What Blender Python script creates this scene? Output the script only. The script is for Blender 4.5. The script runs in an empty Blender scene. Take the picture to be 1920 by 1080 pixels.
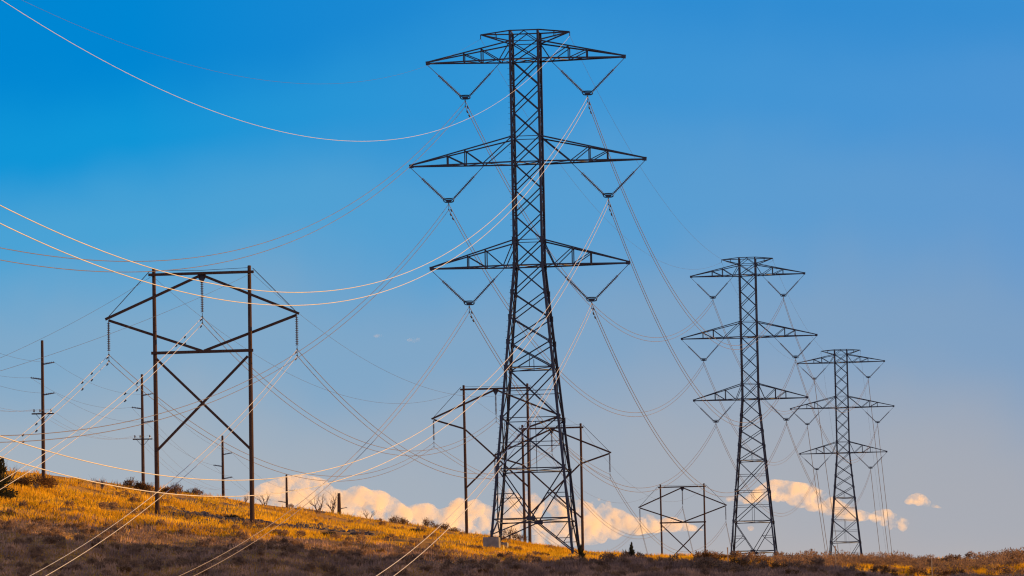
import bpy, math, random
import numpy as np
from mathutils import Vector

# ------------------------------------------------------------------ camera, sky, sun
sc = bpy.context.scene
COL = sc.collection
F_PX, PITCH, ROLL = 10000.0, 0.10292207, -0.01962789     # a long lens: focal length in 1920-px units
SUN_EL, SUN_AZ = math.radians(7.0), math.radians(12.0)   # low sun on the right, a little beyond the scene
LINE = 0.103                                             # bearing of the power lines

_R = np.array([1.0, 0, 0]); _F = np.array([0, math.cos(PITCH), math.sin(PITCH)]); _U = np.array([0, -math.sin(PITCH), math.cos(PITCH)])
CX = math.cos(ROLL) * _R + math.sin(ROLL) * _U
CU = -math.sin(ROLL) * _R + math.cos(ROLL) * _U
CF = _F

cam_d = bpy.data.cameras.new('camera'); cam = bpy.data.objects.new('camera', cam_d); COL.objects.link(cam)
from mathutils import Matrix
cam.matrix_world = Matrix((Vector((*CX,)), Vector((*CU,)), Vector((*(-CF),)))).transposed().to_4x4()
cam_d.sensor_width = 36.0; cam_d.lens = F_PX * 36.0 / 1920.0
cam_d.clip_start = 1.0; cam_d.clip_end = 60000.0
sc.camera = cam

def at(u, y, d):
    """the point seen at picture position (u, y), d metres away along the view axis"""
    return ((u - 960) / F_PX * CX - (y - 540) / F_PX * CU + CF) * d

world = bpy.data.worlds.new('World'); sc.world = world; world.use_nodes = True
nt = world.node_tree; N = nt.nodes; LK = nt.links
for n in list(N): N.remove(n)
out = N.new('ShaderNodeOutputWorld'); bg = N.new('ShaderNodeBackground'); LK.new(bg.outputs[0], out.inputs[0])
sky = N.new('ShaderNodeTexSky'); sky.sky_type = 'NISHITA'; sky.sun_disc = False
sky.sun_elevation = SUN_EL; sky.sun_rotation = math.radians(90) - SUN_AZ
sky.air_density = 1.0; sky.dust_density = 0.6; sky.ozone_density = 2.5
tc = N.new('ShaderNodeTexCoord'); sep = N.new('ShaderNodeSeparateXYZ'); LK.new(tc.outputs['Generated'], sep.inputs[0])
def mnode(tree, op, a, b=None, clamp=False):
    n = tree.nodes.new('ShaderNodeMath'); n.operation = op; n.use_clamp = clamp
    for i, v in enumerate((a, b)):
        if v is None: continue
        if isinstance(v, (int, float)): n.inputs[i].default_value = v
        else: tree.links.new(v, n.inputs[i])
    return n.outputs[0]
def srgb(r, g, b):
    f = lambda c: (c / 255 / 12.92) if c <= 10 else ((c / 255 + 0.055) / 1.055) ** 2.4
    return (f(r), f(g), f(b), 1.0)
# the air near the horizon: pale grey-mauve low down, clearing to azure within ten degrees; bluer to the left, mauver to the right
nz = N.new('ShaderNodeTexNoise'); nz.inputs['Scale'].default_value = 11.0; nz.inputs['Detail'].default_value = 4.5
LK.new(tc.outputs['Generated'], nz.inputs['Vector'])
el = mnode(nt, 'ADD', sep.outputs['Z'], mnode(nt, 'MULTIPLY', mnode(nt, 'SUBTRACT', nz.outputs['Fac'], 0.5), 0.052))
def ramp(stops):
    r = N.new('ShaderNodeValToRGB'); r.color_ramp.interpolation = 'EASE'
    LK.new(mnode(nt, 'MULTIPLY', mnode(nt, 'SUBTRACT', el, 0.04), 1 / 0.30, True), r.inputs[0])
    e = r.color_ramp.elements
    while len(e) < len(stops): e.new(0.5)
    for k, (z, c) in enumerate(stops):
        e[k].position = (z - 0.04) / 0.30; e[k].color = srgb(*c)
    return r.outputs[0]
# elevation z: picture bottom ~0.050, middle ~0.103, top ~0.156
left = ramp([(0.045, (184, 181, 184)), (0.070, (166, 178, 190)), (0.092, (128, 169, 201)), (0.115, (74, 162, 213)), (0.135, (16, 149, 215)), (0.156, (0, 134, 210)), (0.34, (30, 105, 180))])
right = ramp([(0.045, (186, 177, 174)), (0.062, (168, 171, 180)), (0.092, (126, 160, 196)), (0.115, (98, 154, 207)), (0.135, (78, 149, 211)), (0.156, (56, 142, 210)), (0.34, (55, 105, 178))])
mixlr = N.new('ShaderNodeMix'); mixlr.data_type = 'RGBA'
LK.new(mnode(nt, 'ADD', mnode(nt, 'MULTIPLY', sep.outputs['X'], 6.0), 0.42, True), mixlr.inputs[0])
LK.new(left, mixlr.inputs[6]); LK.new(right, mixlr.inputs[7])
gain = N.new('ShaderNodeMix'); gain.data_type = 'RGBA'; gain.blend_type = 'MULTIPLY'; gain.inputs[0].default_value = 1.0
LK.new(mixlr.outputs[2], gain.inputs[6]); gain.inputs[7].default_value = (5.55, 5.55, 5.55, 1)
up = N.new('ShaderNodeMapRange'); up.interpolation_type = 'SMOOTHSTEP'
up.inputs['From Min'].default_value = 0.55; up.inputs['From Max'].default_value = 0.95
LK.new(sep.outputs['Z'], up.inputs['Value'])
mixup = N.new('ShaderNodeMix'); mixup.data_type = 'RGBA'
LK.new(up.outputs[0], mixup.inputs[0]); LK.new(gain.outputs[2], mixup.inputs[6]); LK.new(sky.outputs[0], mixup.inputs[7])
# behind the camera the low sky is a pale mauve dusk band, and round the sun a peach glow
def smooth(v, a_, b_):
    n = N.new('ShaderNodeMapRange'); n.interpolation_type = 'SMOOTHSTEP'; n.inputs['From Min'].default_value = a_; n.inputs['From Max'].default_value = b_
    LK.new(v, n.inputs['Value']); return n.outputs[0]
def mixc(f, a_, col):
    n = N.new('ShaderNodeMix'); n.data_type = 'RGBA'; LK.new(f, n.inputs[0]); LK.new(a_, n.inputs[6]); n.inputs[7].default_value = (*col, 1); return n.outputs[2]
dusk = mnode(nt, 'MULTIPLY', smooth(sep.outputs['Y'], .55, -.35), smooth(sep.outputs['Z'], .85, .1))
c1 = mixc(dusk, mixup.outputs[2], (7.0, 6.0, 6.9))
glow = mnode(nt, 'MULTIPLY', smooth(sep.outputs['X'], .55, .98), smooth(sep.outputs['Z'], .6, .05))
c2 = mixc(glow, c1, (9.0, 5.2, 2.4))
LK.new(c2, bg.inputs[0]); bg.inputs[1].default_value = 0.1

sun_d = bpy.data.lights.new('sun', 'SUN'); sun_d.energy = 5.0; sun_d.angle = math.radians(0.53); sun_d.color = (1.0, 0.56, 0.19)
sun = bpy.data.objects.new('sun', sun_d); COL.objects.link(sun)
SUN = Vector((math.cos(SUN_EL) * math.cos(SUN_AZ), math.cos(SUN_EL) * math.sin(SUN_AZ), math.sin(SUN_EL)))
sun.rotation_euler = SUN.to_track_quat('Z', 'Y').to_euler(); sun.location = (200, 100, 60)

sc.view_settings.view_transform = 'Standard'; sc.view_settings.look = 'None'
sc.view_settings.exposure = 0.85; sc.view_settings.gamma = 1.0
sc.render.engine = 'CYCLES'
sc.cycles.use_denoising = True
sc.cycles.max_bounces = 14; sc.cycles.diffuse_bounces = 4; sc.cycles.volume_bounces = 9; sc.cycles.transparent_max_bounces = 16
sc.cycles.filter_width = 1.2
sc.cycles.volume_step_rate = .1; sc.cycles.volume_max_steps = 512
rng = np.random.default_rng(7); random.seed(7)

# ------------------------------------------------------------------ materials
def mat(name, cols, scale=(1, 1, 1), nscale=4.0, rough=0.7, metal=0.0, detail=4.0, spec=0.4, coord='Object', trans=0.0, bump=0.0, clear=0.0):
    m = bpy.data.materials.new(name); m.use_nodes = True; t = m.node_tree
    for n in list(t.nodes): t.nodes.remove(n)
    o = t.nodes.new('ShaderNodeOutputMaterial'); b = t.nodes.new('ShaderNodeBsdfPrincipled')
    c = t.nodes.new('ShaderNodeTexCoord'); mp = t.nodes.new('ShaderNodeMapping'); mp.inputs['Scale'].default_value = scale
    x = t.nodes.new('ShaderNodeTexNoise'); x.inputs['Scale'].default_value = nscale; x.inputs['Detail'].default_value = detail
    t.links.new(c.outputs[coord], mp.inputs[0]); t.links.new(mp.outputs[0], x.inputs['Vector'])
    r = t.nodes.new('ShaderNodeValToRGB'); e = r.color_ramp.elements
    while len(e) < len(cols): e.new(0.5)
    for k, cc in enumerate(cols):
        e[k].position = 0.3 + 0.4 * k / max(1, len(cols) - 1); e[k].color = (*cc, 1)
    t.links.new(x.outputs['Fac'], r.inputs[0]); t.links.new(r.outputs[0], b.inputs['Base Color'])
    b.inputs['Roughness'].default_value = rough; b.inputs['Metallic'].default_value = metal
    b.inputs['Specular IOR Level'].default_value = spec
    if bump:
        bp = t.nodes.new('ShaderNodeBump'); bp.inputs['Strength'].default_value = bump
        t.links.new(x.outputs['Fac'], bp.inputs['Height']); t.links.new(bp.outputs[0], b.inputs['Normal'])
    if trans:
        tr = t.nodes.new('ShaderNodeBsdfTranslucent'); t.links.new(r.outputs[0], tr.inputs[0])
        mx = t.nodes.new('ShaderNodeMixShader'); mx.inputs[0].default_value = trans
        t.links.new(b.outputs[0], mx.inputs[1]); t.links.new(tr.outputs[0], mx.inputs[2]); 
        if clear:
            tp = t.nodes.new('ShaderNodeBsdfTransparent'); m2 = t.nodes.new('ShaderNodeMixShader'); m2.inputs[0].default_value = clear
            t.links.new(mx.outputs[0], m2.inputs[1]); t.links.new(tp.outputs[0], m2.inputs[2]); t.links.new(m2.outputs[0], o.inputs[0])
        else: t.links.new(mx.outputs[0], o.inputs[0])
    else: t.links.new(b.outputs[0], o.inputs[0])
    return m
M = dict(
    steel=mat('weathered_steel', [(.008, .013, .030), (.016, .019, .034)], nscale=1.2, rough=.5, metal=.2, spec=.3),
    wood=mat('creosoted_wood', [(.022, .013, .011), (.062, .036, .026), (.032, .020, .017)], scale=(9, 9, .6), nscale=2.0, rough=.9, spec=.1, bump=.3),
    glaze=mat('grey_glazed_porcelain', [(.035, .04, .055), (.06, .065, .08)], nscale=3, rough=.22, spec=.6),
    cable_lit=mat('sunlit_aluminium_cable', [(.42, .40, .37), (.52, .49, .45)], nscale=.6, rough=.5, metal=.2, spec=.4),  # brighter cable colour for the spans that look sunlit
    cable_half_lit=mat('half_lit_cable', [(.20, .165, .13), (.28, .23, .18)], nscale=.6, rough=.5, metal=.2, spec=.4),  # same cable, half-lit tone put into the colour
    cable_shaded=mat('shaded_cable', [(.10, .085, .08), (.16, .14, .13)], nscale=.6, rough=.55, metal=.3, spec=.4),  # same cable again, darkened in colour for wires that look shaded
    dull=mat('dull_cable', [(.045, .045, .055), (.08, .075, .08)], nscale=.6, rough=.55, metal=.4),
    concrete=mat('pier_concrete', [(.13, .115, .10), (.20, .18, .155)], nscale=3, rough=.9),
    grass=mat('dry_golden_grass', [(.32, .15, .008), (.68, .36, .010), (.84, .50, .022)], nscale=.22, rough=.8, spec=.1, trans=.35, detail=6),
    weeds=mat('shade_brown_weeds', [(.15, .10, .08), (.25, .165, .125), (.55, .33, .19)], nscale=.55, rough=.9, spec=.05, trans=.2, detail=6),  # weed colour with extra shade in it; pale tan suggests lit patches
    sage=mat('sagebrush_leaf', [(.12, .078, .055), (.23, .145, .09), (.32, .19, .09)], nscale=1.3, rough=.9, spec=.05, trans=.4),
    juniper=mat('juniper_leaf', [(.016, .02, .013), (.05, .045, .022)], nscale=1.5, rough=.9, spec=.05, trans=.12),
    bush=mat('russet_bush_leaf', [(.08, .045, .022), (.21, .105, .035)], nscale=1.5, rough=.9, spec=.05, trans=.3),
    twig=mat('bare_grey_twig', [(.07, .055, .05), (.13, .10, .085)], nscale=2, rough=.9),
    stone=mat('dark_scree', [(.035, .028, .03), (.10, .08, .075)], nscale=.9, rough=.95, bump=.3),
    stake=mat('raw_stake_wood', [(.42, .25, .11), (.60, .38, .18)], scale=(6, 6, 1), nscale=3, rough=.85),
    yellow=mat('yellow_marker_paint', [(.75, .45, .02), (.82, .52, .04)], nscale=3, rough=.5),
)
def ground_mat():
    m = bpy.data.materials.new('dry_hillside_soil'); m.use_nodes = True; t = m.node_tree; b = t.nodes['Principled BSDF']
    c = t.nodes.new('ShaderNodeTexCoord')
    def noise(s, d, sc3=(1, 1, 1)):
        mp = t.nodes.new('ShaderNodeMapping'); mp.inputs['Scale'].default_value = sc3
        x = t.nodes.new('ShaderNodeTexNoise'); x.inputs['Scale'].default_value = s; x.inputs['Detail'].default_value = d
        t.links.new(c.outputs['Object'], mp.inputs[0]); t.links.new(mp.outputs[0], x.inputs['Vector']); return x.outputs['Fac']
    def rmp(f, st):
        r = t.nodes.new('ShaderNodeValToRGB'); e = r.color_ramp.elements
        while len(e) < len(st): e.new(.5)
        for k, (p, cc) in enumerate(st): e[k].position = p; e[k].color = (*cc, 1)
        t.links.new(f, r.inputs[0]); return r.outputs[0]
    A = rmp(noise(.5, 8), [(.3, (.14, .075, .03)), (.5, (.34, .17, .03)), (.7, (.45, .24, .04))])
    B = rmp(noise(.9, 8), [(.3, (.05, .04, .035)), (.7, (.14, .10, .07))])
    f = rmp(noise(.09, 5, (1, .35, 1)), [(.52, (0, 0, 0)), (.62, (1, 1, 1))])
    mx = t.nodes.new('ShaderNodeMix'); mx.data_type = 'RGBA'
    t.links.new(f, mx.inputs[0]); t.links.new(A, mx.inputs[6]); t.links.new(B, mx.inputs[7])
    t.links.new(mx.outputs[2], b.inputs['Base Color']); b.inputs['Roughness'].default_value = .95; b.inputs['Specular IOR Level'].default_value = .1
    bp = t.nodes.new('ShaderNodeBump'); bp.inputs['Strength'].default_value = .6; bp.inputs['Distance'].default_value = .2
    t.links.new(noise(2.5, 6), bp.inputs['Height']); t.links.new(bp.outputs[0], b.inputs['Normal'])
    return m
M['ground'] = ground_mat()

# ------------------------------------------------------------------ helpers
class MB:
    """collects vertices and faces for ONE mesh object"""
    def __init__(s): s.v = []; s.f = []; s.n = 0
    def add(s, v, f):
        s.v.append(np.asarray(v, float)); s.f += [tuple(i + s.n for i in q) for q in f]; s.n += len(v)
    def prism(s, p, q, prof, e1, e2):
        p = np.asarray(p, float); q = np.asarray(q, float); k = len(prof)
        o = np.array([a * e1 + b * e2 for a, b in prof])
        s.add(np.vstack([p + o, q + o]), [(i, (i + 1) % k, k + (i + 1) % k, k + i) for i in range(k)] + [tuple(range(k - 1, -1, -1)), tuple(range(k, 2 * k))])
    def frame(s, p, q, ref):
        a = np.asarray(q, float) - np.asarray(p, float); a /= np.linalg.norm(a)
        ref = np.asarray(ref, float); e1 = ref - a * (ref @ a)
        if np.linalg.norm(e1) < 1e-3: e1 = np.cross(a, (.3, .9, .2))
        e1 /= np.linalg.norm(e1); return a, e1, np.cross(a, e1)
    def angle(s, p, q, w, ref, t=None):
        """an angle iron: two flanges of width w, one along ref"""
        w = w * .83; t = t or w * .22; a, e1, e2 = s.frame(p, q, ref); h = w * .5
        s.prism(p, q, [(-h, -h), (h, -h), (h, -h + t), (-h + t, -h + t), (-h + t, h), (-h, h)], e1, e2)
    def box(s, p, q, w, d, ref=(0, 1, 0)):
        a, e1, e2 = s.frame(p, q, ref); w /= 2; d /= 2
        s.prism(p, q, [(-d, -w), (d, -w), (d, w), (-d, w)], e1, e2)
    def tube(s, p, q, r0, r1=None, k=8):
        r1 = r0 if r1 is None else r1; a, e1, e2 = s.frame(p, q, (.21, .97, .13))
        an = [2 * math.pi * i / k for i in range(k)]
        o = np.array([math.cos(t) * e1 + math.sin(t) * e2 for t in an])
        s.add(np.vstack([np.asarray(p) + o * r0, np.asarray(q) + o * r1]), [(i, (i + 1) % k, k + (i + 1) % k, k + i) for i in range(k)] + [tuple(range(k - 1, -1, -1)), tuple(range(k, 2 * k))])
    def path(s, P, r, k=6, closed=False):
        P = np.asarray(P, float); n = len(P); r = np.broadcast_to(r, n)
        T = (np.roll(P, -1, 0) - np.roll(P, 1, 0)) if closed else np.gradient(P, axis=0)
        T /= np.linalg.norm(T, axis=1)[:, None]
        ref = np.array([0.13, 0.17, 1.0]) if abs(T[:, 2]).mean() < .8 else np.array([.2, 1, .1])
        E1 = ref - T * (T @ ref)[:, None]; E1 /= np.linalg.norm(E1, axis=1)[:, None]; E2 = np.cross(T, E1)
        an = np.arange(k) * 2 * math.pi / k
        V = P[:, None] + r[:, None, None] * (np.cos(an)[None, :, None] * E1[:, None] + np.sin(an)[None, :, None] * E2[:, None])
        m = n if closed else n - 1
        s.add(V.reshape(-1, 3), [(i * k + j, i * k + (j + 1) % k, ((i + 1) % n) * k + (j + 1) % k, ((i + 1) % n) * k + j) for i in range(m) for j in range(k)])
    def lathe(s, p, q, prof, k=10):
        """profile [(distance along p-q in metres, radius)]"""
        a, e1, e2 = s.frame(p, q, (.21, .97, .13)); an = np.arange(k) * 2 * math.pi / k
        ring = np.cos(an)[:, None] * e1 + np.sin(an)[:, None] * e2
        V = np.vstack([np.asarray(p) + a * h + ring * r for h, r in prof]); n = len(prof)
        s.add(V, [(i * k + j, i * k + (j + 1) % k, (i + 1) * k + (j + 1) % k, (i + 1) * k + j) for i in range(n - 1) for j in range(k)])
    def build(s, name, m, parent=None, smooth=False, origin=None):
        V = np.vstack(s.v)
        if origin is not None: V = V - np.asarray(origin)
        me = bpy.data.meshes.new(name); me.from_pydata(V.tolist(), [], s.f); me.materials.append(m)
        if smooth: me.shade_smooth()
        o = bpy.data.objects.new(name, me); COL.objects.link(o)
        if origin is not None: o.location = origin
        if parent: o.parent = parent
        return o
def tri_mesh(name, V, Fc, m):
    """fast mesh from numpy triangles"""
    me = bpy.data.meshes.new(name); V = np.ascontiguousarray(V, np.float32); Fc = np.ascontiguousarray(Fc, np.int32)
    me.vertices.add(len(V)); me.vertices.foreach_set('co', V.ravel())
    me.loops.add(Fc.size); me.loops.foreach_set('vertex_index', Fc.ravel())
    me.polygons.add(len(Fc)); me.polygons.foreach_set('loop_start', np.arange(0, Fc.size, 3, dtype=np.int32))
    me.update(calc_edges=True); me.validate(); me.materials.append(m)
    return me
def link(name, me, loc=(0, 0, 0)):
    o = bpy.data.objects.new(name, me); COL.objects.link(o); o.location = loc; return o
def empty(name, loc, rz=0.0):
    o = bpy.data.objects.new(name, None); COL.objects.link(o); o.location = loc; o.rotation_euler = (0, 0, rz); o.empty_display_size = .5; return o
def tag(o, label=None, cat=None, group=None, kind=None):
    if label: o['label'] = label
    if cat: o['category'] = cat
    if group: o['group'] = group
    if kind: o['kind'] = kind
    return o
def copy_tree(o, parent=None):
    c = o.copy(); COL.objects.link(c); c.parent = parent
    for ch in list(o.children): copy_tree(ch, c)
    return c

# ------------------------------------------------------------------ terrain
def sm(t): t = np.clip(t, 0, 1); return t * t * (3 - 2 * t)
S_U = [-400, 0, 80, 200, 300, 420, 500, 600, 700, 800, 870, 940, 1000, 1100, 1200, 1330, 1450, 1600, 1750, 1850, 1920, 2300]
S_Y = [860, 886, 893, 909, 920, 937, 948, 961, 976, 990, 1001, 1011, 1023, 1037, 1045, 1049, 1051, 1052, 1055, 1051, 1047, 1045]
B_U = [-400, 0, 300, 500, 700, 900, 1100, 1450, 1750, 2300]; B_Y = [968, 978, 992, 1010, 1034, 1047, 1058, 1078, 1098, 1100]
C_U = [-400, 0, 269, 419, 537, 636, 800, 1000, 1100, 1200, 1330, 2300]; C_D = [440, 446, 502, 556, 616, 676, 690, 700, 690, 620, 520, 500]
E_U = [0, 400, 900, 1200, 1500]; E_E = [.5, .5, .24, .3, .5]
BANK = 362.0
def value_noise(x, y, s, seed):
    x = np.asarray(x) / s; y = np.asarray(y) / s; xi = np.floor(x); yi = np.floor(y); fx = sm(x - xi); fy = sm(y - yi)
    h = lambda a, b: np.modf(np.abs(np.sin(a * 127.1 + b * 311.7 + seed * 74.7) * 43758.5453))[0]
    return (h(xi, yi) * (1 - fx) + h(xi + 1, yi) * fx) * (1 - fy) + (h(xi, yi + 1) * (1 - fx) + h(xi + 1, yi + 1) * fx) * fy - .5
def prof_y(u, D, x):
    """where the hillside at distance D shows in the picture, column u"""
    yb = np.interp(u, B_U, B_Y); s = np.interp(u, S_U, S_Y); dn = 404 + .21 * x; dc = np.interp(u, C_U, C_D); ex = np.interp(u, E_U, E_E)
    t = np.clip((D - dn) / (dc - dn), 0, 1)
    y = yb + (s - yb) * t ** ex
    y = np.where(D < dn, yb + (np.maximum(1092, yb + 8) - yb) * np.clip((dn - D) / (dn - BANK), 0, None), y)
    return y + np.where(D > dc, 40 * sm((D - dc) / 380), 0)
def ground_z(x, Y):
    x = np.asarray(x, float); Y = np.asarray(Y, float); xc = np.clip(x, -110, 140)
    Yc = np.clip(Y, BANK, 1000.0); z = np.full(np.broadcast(x, Y).shape, 20.0)
    for _ in range(4):
        d = Yc * CF[1] + z * CF[2]
        u = 960 + F_PX * (xc * CX[0] + Yc * CX[1] + z * CX[2]) / d
        k = (prof_y(np.clip(u, -400, 2300), Yc, np.clip(xc, -45, 45)) - 540) / F_PX
        z = (-k * Yc * CF[1] - xc * CU[0] - Yc * CU[1]) / (CU[2] + k * CF[2])
    zb = z
    front = BANK - Y
    low = np.interp(front, [0, 30, 110, 220, 330, 3000], [0, 6.5, 15, 19.5, 21, 21])
    z = np.where(front > 0, np.maximum(zb - low, np.interp(Y, [-3000, 0, 100, 200, 362], [-3, -1.8, -2.0, -1.0, -1.0])), z)
    z = z - np.where(Y > 1000, np.interp(Y - 1000, [0, 600, 1500, 9000], [0, 80, 95, 60]), 0)
    # an added bluff out of view at right, shaped to shade the lower slope
    e = Y - .21 * x + 3.0 * value_noise(x, Y, 17, 5)
    w = sm((x - 50) / 9) * (1 - sm((x - 110) / 60)) * sm((e - 325) / 40) * (1 - sm((e - 390) / 13))
    top = 36.5 + 2.0 * value_noise(x, Y, 9, 9) + .02 * (x - 60)
    z = z + w * np.maximum(top - z, 0)
    n = .5 * value_noise(x, Y, 11, 1) + .35 * value_noise(x, Y, 4.3, 2) + .18 * value_noise(x, Y, 1.9, 3)
    rough = 1.5 * value_noise(x, Y, 9, 41) + .9 * value_noise(x, Y, 4, 42)
    return z + n * np.where(Y > 300, 1, .5) + rough * sm((408 - (Y - .21 * x)) / 14) * (Y > 300)
def gz(x, y): return float(ground_z(np.array([float(x)]), np.array([float(y)]))[0])
def ground_at(u, D):
    """ground point in picture column u at distance D"""
    z = 20.0
    for _ in range(6):
        d = D * CF[1] + z * CF[2]
        x = ((u - 960) / F_PX * d - D * CX[1] - z * CX[2]) / CX[0]
        z = gz(x, D)
    return np.array([x, D, z])
def axis(spec): return np.unique(np.concatenate([np.arange(a, b, s) for a, b, s in spec]))
gx = axis([(-4000, -400, 300), (-400, -100, 25), (-100, -48, 4), (-48, 52, .8), (52, 130, 2), (130, 400, 20), (400, 4001, 300)])
gy = axis([(-600, 0, 60), (0, 300, 12), (300, 352, 3), (352, 440, .8), (440, 720, 1.6), (720, 1020, 6), (1020, 1700, 40), (1700, 4101, 300)])
GX, GY = np.meshgrid(gx, gy); GZ = ground_z(GX.ravel(), GY.ravel())
nx, ny = len(gx), len(gy); idx = np.arange(nx * ny).reshape(ny, nx)
a, b, c, d = idx[:-1, :-1].ravel(), idx[:-1, 1:].ravel(), idx[1:, 1:].ravel(), idx[1:, :-1].ravel()
gme = tri_mesh('ground', np.stack([GX.ravel(), GY.ravel(), GZ], 1), np.vstack([np.stack([a, b, c], 1), np.stack([a, c, d], 1)]), M['ground'])
gme.shade_smooth()
tag(link('ground', gme), kind='structure')

# ------------------------------------------------------------------ steel lattice towers
A_P, A_1, A_2, A_3 = 3.592, 8.0, 9.484, 7.985
H_P, H_2, H_3, INSET, DROP = 2.185, -8.292, -16.58, 3.073, 2.866
HW = 1.12
def half(z): return HW if z > -16.58 else HW + .0924 * (-16.58 - z)
FEET = {(-1, -1): -38.35, (-1, 1): -38.45, (1, -1): -39.85, (1, 1): -39.85}
LV = [2.3, 1.45, 0, -2.07, -4.15, -6.24, -8.29, -10.4, -12.5, -14.55, -16.58, -18.75, -20.75, -22.75, -24.8, -28.85, -32.9, -36.9]
def corner(sx, sy, z): h = half(z); return np.array([sx * h, sy * h, z])
def arm(name, root, side, a, zt, zb, dt, dposts, parent):
    """a tapering lattice cross-arm: two top and two bottom chords meeting at the tip"""
    m = MB(); tip = np.array([side * a, 0, zb])
    tops = [corner(side, s, zt) for s in (-1, 1)]; bots = [corner(side, s, zb) for s in (-1, 1)]
    on = lambda p, dist: tip + (p - tip) * (dist / (a - HW))
    for k in (0, 1):
        s = (-1, 1)[k]
        m.angle(tops[k], tip + (0, 0, .1), .13, (0, -s, 0)); m.angle(bots[k], tip, .14, (0, -s, 0))
        for dd in dposts[:2]: m.angle(on(bots[k], dd), on(tops[k], dd), .10, (0, s, 0))
        m.angle(on(tops[k], dposts[0]), on(bots[k], dposts[1]), .09, (0, s, 0))
        m.angle(on(tops[k], dposts[1]), on(bots[k], dposts[2]), .09, (0, s, 0))
        m.angle(tops[k], on(bots[k], dposts[2]), .10, (0, s, 0))
    for i, dd in enumerate(dposts):                                      # plan bracing
        m.angle(on(bots[0], dd), on(bots[1], dd), .08, (0, 0, 1))
        nd = dposts[i + 1] if i < 2 else a - HW
        m.angle(on(bots[i % 2], dd), on(bots[1 - i % 2], nd), .07, (0, 0, 1))
    for dd in dposts[:2]: m.angle(on(tops[0], dd), on(tops[1], dd), .08, (0, 0, 1))
    m.box(tip + (-side * .28, 0, .05), tip + (side * .06, 0, .02), .3, .12, (0, 1, 0))     # tip plate
    return m.build(name, M['steel'], parent)
def v_string(parent, side, a, zb):
    tip = np.array([side * (a - .02), 0, zb - .06]); inn = np.array([side * (a - 5.95), 0, zb - .12]); ring = np.array([side * (a - INSET), 0, zb - DROP])
    root = bpy.data.objects.new('v_insulator', None); COL.objects.link(root); root.location = ring; root.parent = parent
    for p, sgn in ((tip, side), (inn, -side)):
        q = ring + np.array([sgn * .34, 0, .12]); dv = q - p; Ln = np.linalg.norm(dv); dv /= Ln
        m = MB(); p0 = p + dv * (Ln - 2.5)
        m.tube(p - ring, p0 - ring, .025, k=6); m.box(p0 - dv * .35 - ring, p0 - ring, .07, .07)
        pr = []
        for i in range(17):
            h = i * .146; pr += [(h, .045), (h + .03, .06), (h + .06, .135), (h + .075, .135), (h + .085, .05)]
        m.lathe(p0 - ring, q - ring, pr, 10)
        m.build('insulator_string', M['glaze'], root)
    m = MB()
    th = np.arange(20) * 2 * math.pi / 20
    for yy in (-.17, .17):
        P = np.stack([.40 * np.sign(np.cos(th)) * np.abs(np.cos(th)) ** .55, np.full(20, yy), .05 + .15 * np.sign(np.sin(th)) * np.abs(np.sin(th)) ** .8], 1)
        m.path(P, .028, 6, closed=True)
    for sx in (-1, 1): m.tube((sx * .36, -.17, .05), (sx * .36, .17, .05), .02, k=6)
    m.build('grading_ring', M['steel'], root, smooth=True)
    m = MB()
    m.prism((0, -.02, 0), (0, .02, 0), [(-.34, .12), (.34, .12), (.10, -.14), (-.10, -.14)], np.array([1., 0, 0]), np.array([0, 0, 1.]))
    m.tube((0, 0, -.1), (0, 0, -.75), .022, k=6)
    for s_ in (.25, .70): m.box((0, -.16, -s_), (0, .16, -s_), .075, .10, (0, 0, 1))
    m.build('suspension_clamp', M['steel'], root)
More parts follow.
